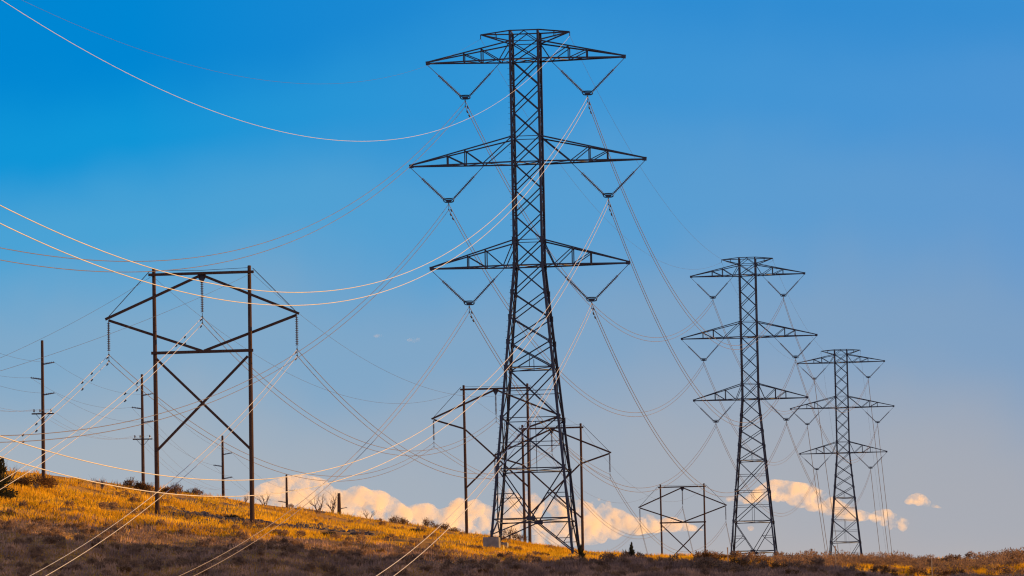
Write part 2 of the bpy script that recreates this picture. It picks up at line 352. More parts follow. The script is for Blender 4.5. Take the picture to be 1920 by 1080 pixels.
def make_tower():
    root = empty('lattice_tower', (0, 0, 0))
    for (sx, sy), zf in FEET.items():
        m = MB(); m.angle(corner(sx, sy, 2.3), corner(sx, sy, -16.58), .22, (-sx, 0, 0)) if sx * sy < 0 else m.angle(corner(sx, sy, 2.3), corner(sx, sy, -16.58), .22, (0, -sy, 0))
        m.angle(corner(sx, sy, -16.58), corner(sx, sy, zf), .24, (-sx, 0, 0) if sx * sy < 0 else (0, -sy, 0))
        for z in LV[3:-1]:
            if z < -14: m.box(corner(sx, sy, z) + (0, 0, .22), corner(sx, sy, z) - (0, 0, .22), .30, .05, (0, 1, 0))    # splice plates
        if (sx, sy) == (-1, -1):
            z = 1.0
            while z > -36:
                c = corner(sx, sy, z); m.tube(c, c + (-.24, -.04, 0), .012, k=5); z -= .45                # step bolts
        g = corner(sx, sy, zf)
        m.prism(g + (0, 0, .55), g, [(-.1, -.1), (.1, -.1), (.1, .1), (-.1, .1)], np.array([1., 0, 0]), np.array([0, 1., 0]))
        m.box(g + (0, 0, .0), g + (0, 0, .06), .5, .5)
        m.build('leg', M['steel'], root)
    for fx, fy in ((0, -1), (0, 1), (-1, 0), (1, 0)):                      # the four faces
        m = MB(); nrm = np.array([fx, fy, 0.0])
        def P(s, z):
            return corner(s, fy, z) if fy else corner(fx, s, z)
        def br(p, q, w=.09): m.angle(p - nrm * .03, q - nrm * .03, w, np.cross(nrm, q - p))
        def X(z0, z1, w=.09):
            br(P(-1, z0), P(1, z1), w); br(P(1, z0), P(-1, z1), w)
        def mid(z): return (P(-1, z) + P(1, z)) / 2
        br(P(-1, 2.3), P(1, 2.3), .12); br(P(-1, 1.45), P(1, 1.45), .08)
        br(mid(2.25), P(-1, 1.45), .08); br(mid(2.25), P(1, 1.45), .08)
        for z0, z1 in zip(LV[1:13], LV[2:14]): X(z0, z1, .10)
        for z in (0, -6.24, -8.29, -14.55, -16.58): br(P(-1, z), P(1, z), .12 if z in (0, -8.29, -16.58) else .07)
        # leg extension
        X(-22.75, -24.8, .11); br(P(-1, -24.8), P(1, -24.8), .10)
        br(mid(-23.9), mid(-24.8), .06)
        X(-24.8, -28.85, .11); br(P(-1, -28.85), P(1, -28.85), .08); zc = -26.7; br(P(-1, zc), P(1, zc), .07)
        X(-28.85, -32.9, .11); br(P(-1, -32.9), P(1, -32.9), .11); br(P(-1, -30.8), P(1, -30.8), .07); br(mid(-28.85), mid(-32.9), .06)
        k = mid(-36.9)
        br(P(-1, -36.9), P(1, -36.9), .12)
        m.box(k - nrm * .03 + np.cross(nrm, (0, 0, 1)) * -.35, k - nrm * .03 + np.cross(nrm, (0, 0, 1)) * .35, .3, .05, nrm)
        for s in (-1, 1):
            br(P(s, -32.9), k, .11)
            h1 = P(s, -32.9) + (k - P(s, -32.9)) * .5
            br(h1, P(s, -34.9), .07); br(h1, P(s, -36.3), .07)
            zf = FEET[(s, int(fy))] if fy else FEET[(int(fx), s)]
            ft = P(s, zf + .25); br(ft, k, .11)
            if zf < -39:
                h2 = (ft + k) / 2 + (ft - k) * .1
                br(h2, P(s, h2[2]), .07); br(h2, P(s, -37.1), .07)
        m.build('face_bracing', M['steel'], root)
    for z in (0, -8.29, -16.58, -24.8, -32.9, -36.9):                       # horizontal diaphragms
        m = MB(); m.angle(corner(-1, -1, z), corner(1, 1, z), .08, (0, 0, 1)); m.angle(corner(1, -1, z) - (0, 0, .05), corner(-1, 1, z) - (0, 0, .05), .08, (0, 0, 1))
        m.build('diaphragm_bracing', M['steel'], root)
    for side in (-1, 1):
        for a, zt, zb in ((A_1, 1.45, 0), (A_2, -6.24, H_2), (A_3, -14.55, H_3)):
            arm('cross_arm', None, side, a, zt, zb, 0, (3.05, 4.5, 5.97), root)
            v_string(root, side, a, zb)
        m = MB(); tip = np.array([side * A_P, 0, H_P])
        for s in (-1, 1):
            m.angle(corner(side, s, 2.3), tip, .12, (0, s, 0)); m.angle(corner(side, s, 1.45), tip, .12, (0, s, 0))
            h = corner(side, s, 2.3) * .5 + tip * .5; g = corner(side, s, 1.45) * .5 + tip * .5
            m.angle(h, g, .06, (0, s, 0))
        m.angle((corner(side, -1, 2.3) + tip) / 2, (corner(side, 1, 2.3) + tip) / 2, .06, (0, 0, 1))
        m.box(tip, tip - (0, 0, .32), .06, .06); m.box(tip - (0, .14, .32), tip - (0, -.14, .32), .05, .07, (0, 0, 1))
        m.build('shield_wire_arm', M['steel'], root)
    for (sx, sy), zf in FEET.items():
        g = corner(sx, sy, zf); m = MB(); w = .62 if sx < 0 else .4
        m.prism(g + (0, 0, -2.4), g, [(-w, -w), (w, -w), (w, w), (-w, w)], np.array([1., 0, 0]), np.array([0, 1., 0]))
        m.build('footing', M['concrete'], root)
    return root
TOW = [((1.4478, 423.2, 62.03), 1.0), ((31.443, 707.3, 74.14), .955), ((59.87, 971.6, 85.48), 1.0)]
TLAB = ['tallest steel lattice tower, standing nearest on the grassy ridge with three pairs of arms',
        'middle-sized steel lattice tower on the right, its feet behind brush', 'smallest and farthest steel lattice tower, rightmost of the three on the skyline']
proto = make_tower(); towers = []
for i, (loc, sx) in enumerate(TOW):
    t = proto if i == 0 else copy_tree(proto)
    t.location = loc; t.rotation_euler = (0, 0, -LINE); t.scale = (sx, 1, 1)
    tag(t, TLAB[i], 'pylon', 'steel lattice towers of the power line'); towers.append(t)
def tower_pts(loc, sx=1.0):
    c, s = math.cos(LINE), math.sin(LINE); loc = np.array(loc)
    g = lambda x, z: loc + np.array([c * x * sx, -s * x * sx, z])
    R = {('g', 0): g(-A_P, H_P - .33), ('g', 1): g(A_P, H_P - .33)}
    for lv, (a, zb) in enumerate(((A_1, 0), (A_2, H_2), (A_3, H_3))):
        for k, side in enumerate((-1, 1)):
            for s_, dz in enumerate((.25, .70)): R[(lv, k, s_)] = g(side * (a - INSET), zb - DROP - dz)
    return R

# ------------------------------------------------------------------ wooden H-frames
def make_hframe(braced, zl, zr, ztop=.5):
    root = empty('wooden_transmission_frame', (0, 0, 0)); px = 3.70
    for s, zb in ((-1, zl), (1, zr)):
        m = MB(); n = 14
        m.path([(s * px + .06 * s * (i / (n - 1)), 0, zb + (ztop - zb) * i / (n - 1)) for i in range(n)], np.linspace(.20, .14, n), 12)
        m.tube((s * (px + .06), 0, ztop - .01), (s * (px + .06), 0, ztop + .03), .14, .10, 12)
        for z in (-1.7, -4.65, -6.6): m.tube((s * px, -.3, z), (s * px, .3, z), .03, k=6)                     # through bolts
        m.build('pole', M['wood'], root)
    def beam(name, p, q, w=.2, d=.14): m = MB(); m.box(p, q, w, d, (0, 1, 0)); return m.build(name, M['wood'], root)
    beam('top_beam', (-4.14, -.27, 0), (4.14, -.27, 0), .2, .2)
    for s in (-1, 1):
        beam('upper_arm', (s * .22, -.27 + .21, -.2), (s * 7.62, -.06 + .0, -3.36), .2, .14)
        if braced:
            beam('lower_arm', (s * .06, .25, -6.02), (s * 7.4, .25, -3.42), .2, .14)
        else:
            beam('lower_arm', (s * (px + .0), .25, -4.62), (s * 7.4, .25, -3.42), .2, .14)
        m = MB(); m.tube((s * 4.05, -.2, .3), (s * 7.35, -.1, -3.15), .03, k=6); m.build('guy_rod', M['dull'], root)
    zt, zb = (-6.58, -13.76) if braced else (-4.75, -11.6)
    m = MB(); m.box((-px + .1, -.22, zt), (px - .05, -.22, zb), .19, .12); m.build('cross_brace', M['wood'], root)
    m = MB(); m.box((px - .1, -.36, zt), (-px + .05, -.36, zb), .19, .12); m.build('cross_brace', M['wood'], root)
    if braced: beam('lower_beam', (-4.0, -.22 + .02, -6.12), (4.0, -.20, -6.12), .22, .2)
    m = MB(); m.path([(-px, 0, .36), (0, 0, .26), (px, 0, .36)], .018, 5); m.build('tie_wire', M['dull'], root)
    for x, z0 in ((-7.4, -3.5), (0, -.25), (7.4, -3.5)):
        ins = bpy.data.objects.new('suspension_insulator', None); COL.objects.link(ins); ins.parent = root; ins.location = (x, .1, z0)
        m = MB(); zz = -.1
        if x == 0:
            m2 = MB(); m2.prism((0, -.04, 0), (0, .04, 0), [(-.32, .22), (.32, .22), (.30, -.05), (.09, -.42), (-.09, -.42), (-.30, -.05)], np.array([1., 0, 0]), np.array([0, 0, 1.]))
            m2.build('hanger_plate', M['steel'], ins); zz = -.4
        pr = []; n = 16 if x else 17
        for i in range(n):
            h = i * .142; pr += [(h, .045), (h + .02, .055), (h + .055, .135), (h + .075, .135), (h + .085, .05)]
        m.tube((0, 0, .1), (0, 0, zz), .03, k=6); m.lathe((0, 0, zz), (0, 0, zz - n * .142), pr, 10); m.build('insulator_string', M['glaze'], ins)
        m = MB(); zk = zz - n * .142
        zc = (-6.0 if x else -3.25) - .12 - z0
        m.tube((0, 0, zk), (0, 0, zc - .52), .025, k=6)
        for s_ in (0, .5): m.box((0, -.17, zc - s_), (0, .17, zc - s_), .08, .11, (0, 0, 1))
        m.build('suspension_clamp', M['steel'], ins)
    return root
HFR = [((-24.13, 412.64, 44.22), 1, -21.0, -22.0), ((-2.17, 623.9, 52.59), 0, -20.0, -21.0), ((4.71, 682.24, 52.29), 0, -17.5, -18.5), ((28.61, 916.72, 59.69), 1, -24, -24)]
HLAB = ['largest wooden H-frame pylon with crossed braces, standing on the grass at left',
        'wooden H-frame pylon rising just left of and behind the tallest tower\'s legs',
        'wooden H-frame pylon partly hidden behind the right legs of the tallest tower',
        'small distant wooden H-frame pylon between the tallest and the middle steel tower']
frames = []
for i, (loc, br_, zl, zr) in enumerate(HFR):
    h = make_hframe(br_, zl, zr); h.location = loc; h.rotation_euler = (0, 0, -LINE)
    tag(h, HLAB[i], 'pylon', 'wooden H-frame pylons'); frames.append(h)
def frame_pts(loc):
    c, s = math.cos(LINE), math.sin(LINE); loc = np.array(loc); g = lambda x, z: loc + np.array([c * x + s * .1, -s * x + c * .1, z])
    R = {('g', 0): g(-3.9, -.05), ('g', 1): g(3.95, -.05)}
    for i, (x, z) in enumerate(((-7.4, -6.0), (0, -3.25), (7.4, -6.0))):
        for s_ in (0, 1): R[(i, s_)] = g(x, z - .12 - .5 * s_)
    return R

# ------------------------------------------------------------------ wires
def damper(wire, P, T):
    m = MB(); T = T / np.linalg.norm(T); dn = np.array([0, 0, -1.0])
    m.box(P, P + dn * .12, .05, .05); m.tube(P + dn * .12 - T * .28, P + dn * .12 + T * .28, .012, k=5)
    for s in (-1, 1): m.tube(P + dn * .12 + T * (.28 * s), P + dn * .12 + T * (.14 * s), .05, k=7)
    o = m.build('vibration_damper', M['steel'], wire, origin=None)
    o.matrix_parent_inverse = wire.matrix_world.inverted()
    return o
def wire(A, B, sag, r, m, label, group, damp=(), n=72, twist=True):
    A = np.asarray(A, float); B = np.asarray(B, float); t = np.linspace(0, 1, n)
    P = A + (B - A) * t[:, None]; P[:, 2] -= 4 * sag * t * (1 - t)
    mb = MB(); mb.path(P, r, 6)
    o = mb.build('power_line_wire', m, smooth=True)
    tag(o, label, 'wire', group)
    Ln = np.linalg.norm(B - A)
    for dd in damp:
        tt = dd / Ln; pt = A + (B - A) * tt; pt[2] -= 4 * sag * tt * (1 - tt); tg = (B - A); tg = tg + np.array([0, 0, -4 * sag * (1 - 2 * tt)])
        damper(o, pt - (0, 0, r), tg)
    return o
T0 = tower_pts((-43.478, -8.313, 46.005)); T1, T2, T3 = (tower_pts(l, s) for l, s in TOW)
T4 = tower_pts((93.0, 1300.0, 24.0))
LVN = ['top', 'middle', 'bottom']; SDN = ['left', 'right']; SBN = ['upper', 'lower']
SAG01 = {(0, 0): (25.7, 25.8), (0, 1): (27.7, 27.9), (1, 0): (25.8, 25.65), (1, 1): (28.15, 28.4), (2, 0): (26.1, 26.0), (2, 1): (26.9, 27.15)}
SAG12 = {(0, 0): 10.97, (1, 0): 11.22, (2, 0): 11.36, (0, 1): 12.28, (1, 1): 12.73, (2, 1): 12.15}
for k in (0, 1):
    sd = SDN[k]
    wire(T1[('g', k)], T0[('g', k)] + np.array([0, 0, .33]), (19.65, 24.43)[k], .011 if k else .007, M['cable_lit'] if k else M['dull'], f'thin shield wire from the tallest tower\'s {sd} top peak toward the upper left', 'shield wires', n=140)
    wire(T1[('g', k)], T2[('g', k)], 7.0, .009, M['dull'], f'thin shield wire between the {sd} peaks of the tallest and middle steel towers', 'shield wires')
    wire(T2[('g', k)], T3[('g', k)], 6.0, .010, M['dull'], f'thin shield wire between the {sd} peaks of the middle and smallest steel towers', 'shield wires')
    wire(T3[('g', k)], T4[('g', k)], 9.0, .010, M['dull'], f'thin shield wire dropping beyond the smallest tower from its {sd} peak', 'shield wires')
    for lv in range(3):
        for s in (0, 1):
            key = (lv, k, s); nm = f'{LVN[lv]} {sd} arm'; sb = SBN[s]
            wire(T1[key], T0[key], SAG01[(lv, k)][s], .0195 if k else .018, M['cable_lit'] if k else M['cable_half_lit' if lv == 2 else 'cable_shaded'], f'{sb} wire of pair from the tallest tower\'s {nm} sweeping to the left', 'conductors of the steel tower line', n=160)  # cable tone chosen by how brightly each span is lit
            wire(T1[key], T2[key], SAG12[(lv, k)], .023, M['cable_shaded'], f'{sb} wire of pair between tallest and middle steel towers, {nm}', 'conductors of the steel tower line', damp=(1.2, 2.6) if s else (1.6,))
            wire(T2[key], T3[key], 9.8, .023, M['cable_shaded'], f'{sb} wire of pair between middle and smallest steel towers, {nm}', 'conductors of the steel tower line')
            wire(T3[key], T4[key], 13.0, .023, M['cable_shaded'], f'{sb} wire of pair dropping beyond the smallest steel tower, {nm}', 'conductors of the steel tower line')
K0 = frame_pts((-47.79, 182.83, 11.72)); K1, K2, K3, K4 = (frame_pts(h[0]) for h in HFR); K5 = frame_pts((60.0, 1240.0, 22.0))
PH = ['left', 'centre', 'right']
for i in range(3):
    for s in (0, 1):
        sb = SBN[s]; key = (i, s); g = 'conductors of the wooden frame line'
        wire(K1[key], K0[key], 7.45, .020, M['cable_lit'], f'{sb} wire of pair from the largest wooden frame\'s {PH[i]} insulator down to lower left', g, damp=(.7, 7.5 + i, 11.5 + i, 30, 35) if i < 2 else (.7,))
        wire(K1[key], K2[key], (6.43, 6.81, 6.59)[i], .024, M['cable_shaded'], f'{sb} wire of pair between the two leftmost wooden frames, {PH[i]} insulators', g)
        wire(K2[key], K3[key], .4, .024, M['cable_shaded'], f'{sb} wire of pair between two wooden frames behind the tallest tower, {PH[i]} insulators', g, n=24)
        wire(K3[key], K4[key], (7.5, 7.47, 7.4)[i], .024, M['cable_shaded'], f'{sb} wire of pair to the small distant wooden frame\'s {PH[i]} insulator', g)
        wire(K4[key], K5[key], 12.0, .024, M['cable_shaded'], f'{sb} wire of pair dropping beyond the small distant frame, {PH[i]} insulator', g)
for k in (0, 1):
    sd = SDN[k]
    wire(K1[('g', k)], K0[('g', k)], (4.2, 2.2)[k], .011, M['dull'], f'faint shield wire from the largest wooden frame\'s {sd} pole toward the left edge', 'shield wires')
    wire(K1[('g', k)], K2[('g', k)], (4.87, 4.22)[k], .011, M['dull'], f'faint shield wire between {sd} poles of the two leftmost wooden frames', 'shield wires')
    wire(K2[('g', k)], K3[('g', k)], .3, .011, M['dull'], f'short faint shield wire between {sd} poles of the two frames behind the tower', 'shield wires', n=24)
    wire(K3[('g', k)], K4[('g', k)], 5.5, .011, M['dull'], f'faint shield wire reaching the small distant wooden frame\'s {sd} pole', 'shield wires')

# ------------------------------------------------------------------ slim roadside poles with side arms
def make_pole(D, ztop, zbot, thick=1.0, low=True, arms=3):
    root = empty('utility_pole', (0, 0, 0))
    m = MB(); n = 12
    m.path([(0, 0, zbot + (ztop - zbot) * i / (n - 1)) for i in range(n)], np.linspace(.17, .11, n) * thick, 10)
    m.tube((0, 0, ztop - .01), (0, 0, ztop + .02), .11 * thick, .08 * thick, 10)
    m.build('pole', M['wood'], root)
    for i in range(arms):
        s = (1, -1, 1)[i]; z = ztop - (1.85, 3.1, 4.4)[i]
        m = MB(); m.tube((s * .1, 0, z - .12), (s * 1.0, 0, z + .02), .06, .035, 8)
        for q in range(5): m.tube((s * (.3 + .15 * q), 0, z - .075 + .025 * q), (s * (.34 + .15 * q), 0, z - .07 + .025 * q), .075, k=8)
        m.build('standoff_insulator', M['glaze'], root)
    if low:
        z = ztop - 6.1
        m = MB(); m.box((-.92, -.16, z), (.92, -.16, z), .11, .09); m.build('cross_arm', M['wood'], root)
        for s in (-1, 1): m = MB(); m.box((s * .55, -.13, z - .05), (s * .12, -.1, z - .55), .04, .02); m.build('arm_brace', M['steel'], root)
        for x in (-.72, -.22, .68):
            m = MB(); m.lathe((x, -.16, z + .05), (x, -.16, z + .4), [(0, .02), (.1, .02), (.12, .07), (.2, .08), (.24, .05), (.3, .055), (.34, .03), (.35, 0.001)], 8); m.build('pin_insulator', M['glaze'], root)
    return root
POL = [(79, 440, 638.5), (266, 497.5, 702), (417, 558, 817), (537, 617, 890), (635.5, 676, 925)]
PLAB = ['leftmost slim wooden pole with three side arms and a low crossarm', 'slim wooden pole seen just left of the largest wooden frame',
        'slim wooden pole seen between the two legs of the largest wooden frame', 'short slim pole standing just right of the largest wooden frame',
        'thick short pole stump between bare trees on the ridge']
ptop = []
for i, (u, D, y) in enumerate(POL):
    p = at(u, y, D / CF[1]); g = gz(p[0], p[1])
    o = make_pole(D, 0.0, g - 1.0 - p[2], 1.0 if i < 4 else 1.7, low=i < 2, arms=3 if i < 4 else 1)
    o.location = p; tag(o, PLAB[i], 'utility pole', 'slim poles along the left ridge'); ptop.append(np.array(p))
p0 = ptop[0] + (ptop[0] - ptop[1]) * 1.0 + np.array([0, 0, .5]); ptop = [p0] + ptop
SPN = ['running left out of view from the leftmost slim pole', 'between the first and second slim poles from the left', 'between the second and third slim poles from the left',
       'between the third and fourth slim poles from the left', 'between the fourth slim pole and the stump on the ridge']
for i in range(5):
    for k, (dx, dz) in enumerate(((1.0, -1.83), (-1.0, -3.08), (1.0, -4.38))):
        if i == 4 and k > 0: continue
        wire(ptop[i + 1] + (dx, 0, dz), ptop[i] + (dx, 0, dz), .9, .008, M['dull'], ['upper right', 'left', 'lower right'][k] + ' side-arm wire ' + SPN[i], 'thin wires of the slim poles', n=24)
    if i < 3:
        for k, dx in enumerate((-.72, -.22, .68)):
            wire(ptop[i + 1] + (dx, -.16, -5.72), ptop[i] + (dx, -.16, -5.72), 1.2, .007, M['cable_shaded'], ['left', 'middle', 'right'][k] + ' crossarm wire ' + SPN[i], 'thin wires of the slim poles', n=24)

# ------------------------------------------------------------------ vegetation
UB = np.linspace(-80, 2000, 261)
DG = np.concatenate([np.linspace(352, 430, 100), np.linspace(431, 720, 200)])
XG = (UB[:, None] - 960) / F_PX * DG[None, :]
ZG = ground_z(XG.ravel(), np.broadcast_to(DG, XG.shape).ravel()).reshape(XG.shape)
PU = XG * CU[0] + DG * CU[1] + ZG * CU[2]; PD = DG * CF[1] + ZG * CF[2]
YG = 540 - F_PX * PU / PD
YG = np.minimum.accumulate(YG, axis=1)
def scatter(n, y0=None, ymax=1095.0):
    """points spread evenly over the hillside as it is seen"""
    u = rng.uniform(-60, 1980, n); ib = np.clip(((u + 80) / 8).astype(int), 0, 259); P = np.zeros((n, 2)); 
    r = rng.random(n)
    ys = YG[ib]; top = ys.min(1); bot = np.full(n, ymax)
    y = top - .5 + (bot - top) * (r if y0 is None else y0(r))
    D = np.empty(n)
    for b_ in np.unique(ib):
        s = ib == b_; D[s] = np.interp(-y[s], -YG[b_], DG)
    D += rng.normal(0, .5, n)
    return (u - 960) / F_PX * D, D, u, y
def blades(n, hmin, hmax, w, m, name, label, keep):
    x, D, u, y = scatter(n); k = keep(x, D, u, y); x, D, u, y = x[k], D[k], u[k], y[k]; n = len(x)
    z = ground_z(x, D) - .03; an = rng.uniform(0, 2 * math.pi, n); ww = w * rng.uniform(.6, 1.5, n)
    cl = value_noise(x, D * .6, 2.2, 12) + .5; h = rng.uniform(hmin, hmax, n) * (.55 + .9 * cl)
    ln = rng.normal(0, .30, (n, 2)) * h[:, None] + np.array([.05, 0]) * h[:, None]
    V = np.empty((n, 3, 3)); V[:, 0] = np.stack([x - np.cos(an) * ww, D - np.sin(an) * ww, z], 1); V[:, 1] = np.stack([x + np.cos(an) * ww, D + np.sin(an) * ww, z], 1)
    V[:, 2] = np.stack([x + ln[:, 0], D + ln[:, 1], z + h], 1)
    me = tri_mesh(name, V.reshape(-1, 3), np.arange(3 * n).reshape(-1, 3), m); o = link(name, me); tag(o, label, 'grass', kind='stuff'); return o
edge = lambda x, D: D - (404 + .21 * x)
band = lambda u, D: (u > 318) & (u < 575) & (np.abs(D - 427 - (u - 440) * .02 - 8 * value_noise(u, D, 40, 61)) < 9 * np.clip(1.25 - np.abs(u - 445) / 140, 0, 1))
blades(230000, .16, .42, .035, M['grass'], 'dry_grass', 'golden dry grass covering the sunlit hillside', lambda x, D, u, y: (edge(x, D) > -3 + 9 * value_noise(x, D, 6, 21)) & (value_noise(x, D * .45, 3.4, 22) + .8 * value_noise(x, D * .35, 9, 24) + .5 * value_noise(x, D, 1.1, 23) < .18) & ~band(u, D))
blades(120000, .14, .40, .035, M['weeds'], 'dry_weeds', 'grey-brown dry weeds covering the shaded lower slope', lambda x, D, u, y: edge(x, D) < 4 + 9 * value_noise(x, D, 6, 21))  # darker weeds replace grass inside the shadow edge, deepening the shade by colour

def clump_mesh(name, m, n, shape, leaf, seed):
    """a crown of many small leaf faces in uneven clumps; shape(k) -> (centre, radii) of clump k"""
    g = np.random.default_rng(seed); cl = shape(g); per = n // len(cl); Vs = []
    for c, r in cl:
        d = g.normal(size=(per, 3)); d /= np.linalg.norm(d, axis=1)[:, None]
        p = np.asarray(c) + d * np.asarray(r) * (g.random((per, 1)) ** .45); p = p[p[:, 2] > 0.0]
        k = len(p); a1 = g.normal(size=(k, 3)); a2 = g.normal(size=(k, 3)); s = leaf * g.uniform(.6, 1.4, (k, 1))
        out_ = (p - np.array([0, 0, .2])); out_ /= np.linalg.norm(out_, axis=1)[:, None] + 1e-6
        a1 = a1 / np.linalg.norm(a1, axis=1)[:, None]; a2 = a2 / np.linalg.norm(a2, axis=1)[:, None]
        Vs.append(np.stack([p - a1 * s * .5, p + a1 * s * .5, p + out_ * s * 1.3 + a2 * s * .4], 1))
    V = np.concatenate(Vs).reshape(-1, 3)
    return tri_mesh(name, V, np.arange(len(V)).reshape(-1, 3), m)
def dome(g, w=.5, h=.6, n=9):
    L = []
    for _ in range(n):
        a_ = g.uniform(0, 6.28); q = g.random() ** .6; L.append(((w * q * math.cos(a_), w * q * math.sin(a_), h * (.35 + .4 * g.random() * (1 - .5 * q))), (w * .42, w * .42, h * .38)))
    return L
def cone(g, w=.5, h=1.6, n=16):
    L = []
    for k in range(n):
        t = k / (n - 1); r = w * (1 - t) ** .8 * .65; a_ = g.uniform(0, 6.28); L.append(((r * .7 * math.cos(a_), r * .7 * math.sin(a_), .1 * h + t * h * .85), (r * .6 + .05, r * .6 + .05, h * .10)))
    return L
def stems(seed, n, h, w, r=.02):
    g = random.Random(seed); m = MB()
    for _ in range(n):
        a_ = g.uniform(0, 6.28); e = g.uniform(.3, 1); m.path([(0, 0, -.2), (w * .25 * math.cos(a_) * e, w * .25 * math.sin(a_) * e, h * .35), (w * .7 * math.cos(a_) * e, w * .7 * math.sin(a_) * e, h * .8)], [r, r * .7, r * .3], 5)
    return m
# small sagebrush on the shaded slope and along the right-hand ridge
SAGE = [clump_mesh('sagebrush', M['sage'], 420, lambda g: dome(g, .5, .62), .075, 100 + k) for k in range(4)] + [clump_mesh('sagebrush', M['bush'], 420, lambda g: dome(g, .55, .6), .075, 110 + k) for k in range(2)]
def put_shrub(me, x, y, s, label, group, cat='shrub', name='sagebrush', sz=1.0):
    o = link(name, me, (x, y, gz(x, y) - .05)); o.rotation_euler = (0, 0, random.uniform(0, 6.28)); o.scale = (s, s, s * sz); tag(o, label, cat, group); return o
x, D, u, y = scatter(4200)
e = edge(x, D); dens = np.where(e < 0, .30 + .5 * value_noise(x, D, 5, 31), np.where(u > 1290, .16, .09)); ok = (rng.random(len(x)) < dens) & (y < 1082) & (u > 5) & (u < 1915)
ii = np.where(ok)[0]; rng.shuffle(ii)
order = sorted(ii, key=lambda i: (0 if e[i] > 0 and rng.random() < .5 else 1))
cnt = 0
for i in order:
    if cnt >= 285: break
    right = u[i] > 1290
    sz = (rng.uniform(.55, 1.15) * (1.35 if right else .8))
    kk = rng.integers(0, 6) if right else rng.integers(0, 4) if rng.random() < .9 else 4
    put_shrub(SAGE[kk], x[i], D[i], sz, 'low brown sagebrush on the right-hand ridge' if right else 'low grey-brown sagebrush on the slope', 'sagebrush on the right-hand ridge' if right else 'sagebrush on the slope'); cnt += 1

# the ridge brush at far right reads as one mass
def brush_mass(name, label, us, D0, n, hmin, hmax, m):
    Vs = []; g = np.random.default_rng(55)
    for _ in range(n):
        u_ = g.uniform(*us); D_ = D0(u_) + g.normal(0, 14); P = ground_at(u_, D_); h = g.uniform(hmin, hmax) * (np.interp(u_, [1340, 1470, 1520, 1690, 1760, 1830, 1960], [.55, .75, 1.1, 1.2, .75, .95, 1.15]) if u_ > 1335 and D_ > 425 else 1); w = h * g.uniform(.6, 1.0); k = int(260 * h / hmax) + 60
        d = g.normal(size=(k, 3)); d /= np.linalg.norm(d, axis=1)[:, None]
        p = P + (0, 0, h * .35) + d * np.array([w, w, h * .65]) * g.random((k, 1)) ** .4
        a1 = g.normal(size=(k, 3)) * .055; s = .10 * g.uniform(.6, 1.4, (k, 1))
        o_ = d + g.normal(size=(k, 3)) * .3; o_[:, 2] += .4
        Vs.append(np.stack([p - a1 * .5, p + a1 * .5, p + o_ * s], 1))
    V = np.concatenate(Vs).reshape(-1, 3)
    tag(link(name, tri_mesh(name, V, np.arange(len(V)).reshape(-1, 3), m)), label, 'brush', kind='stuff')
brush_mass('ridge_brush', 'brown brush thicket along the skyline at far right', (1350, 1960), lambda u_: 476 + 14 * math.sin(u_ * .02), 360, .4, 1.15, M['sage'])
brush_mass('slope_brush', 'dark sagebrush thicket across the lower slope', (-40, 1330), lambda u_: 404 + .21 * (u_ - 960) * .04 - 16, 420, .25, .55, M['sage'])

def big_plant(name, label, cat, u, D, w, h, kind, m, n, leaf, seed, group=None):
    P = ground_at(u, D); P[2] -= .04; r = empty(name, P)
    o = link('foliage', clump_mesh('foliage', m, n, (lambda g: cone(g, w, h)) if kind == 'cone' else (lambda g: dome(g, w, h, 14)), leaf, seed)); o.parent = r
    stems(seed, 16 if kind == 'dome' else 5, h * (1.35 if kind == 'dome' else .6), w * (1.2 if kind == 'dome' else .5), .022).build('stem', M['twig'], r); tag(r, label, cat, group); return r
big_plant('juniper', 'small dark conical juniper standing alone left of the distant wooden frame', 'juniper', 1185, 408, .5, 1.65, 'cone', M['juniper'], 1500, .10, 1)
big_plant('juniper', 'small dark juniper at the foot of the tallest tower\'s right legs', 'juniper', 1090, 409, .5, 1.35, 'cone', M['juniper'], 1200, .10, 2)
big_plant('juniper', 'large dark juniper cut off by the left edge of the picture', 'juniper', -10, 404, 2.1, 4.6, 'cone', M['juniper'], 7000, .13, 3)
big_plant('bush', 'broad dark bush on the golden slope below the leftmost pole', 'bush', 68, 425, 1.5, 1.05, 'dome', M['bush'], 2600, .10, 4)
big_plant('bush', 'round brown bush in front of the distant wooden frame\'s right pole', 'bush', 1326, 455, .85, 1.25, 'dome', M['bush'], 2400, .10, 5)
big_plant('bush', 'small dark bush beside the right leg of the largest wooden frame', 'bush', 432, 424, .75, .6, 'dome', M['juniper'], 900, .09, 6)
big_plant('bush', 'small dark round bush on the slope right of the largest frame', 'bush', 618, 409, .45, .4, 'dome', M['juniper'], 700, .08, 7)
big_plant('bush', 'small dark bush on the grass below the row of ridge bushes', 'bush', 782, 500, .6, .55, 'dome', M['juniper'], 700, .09, 8)
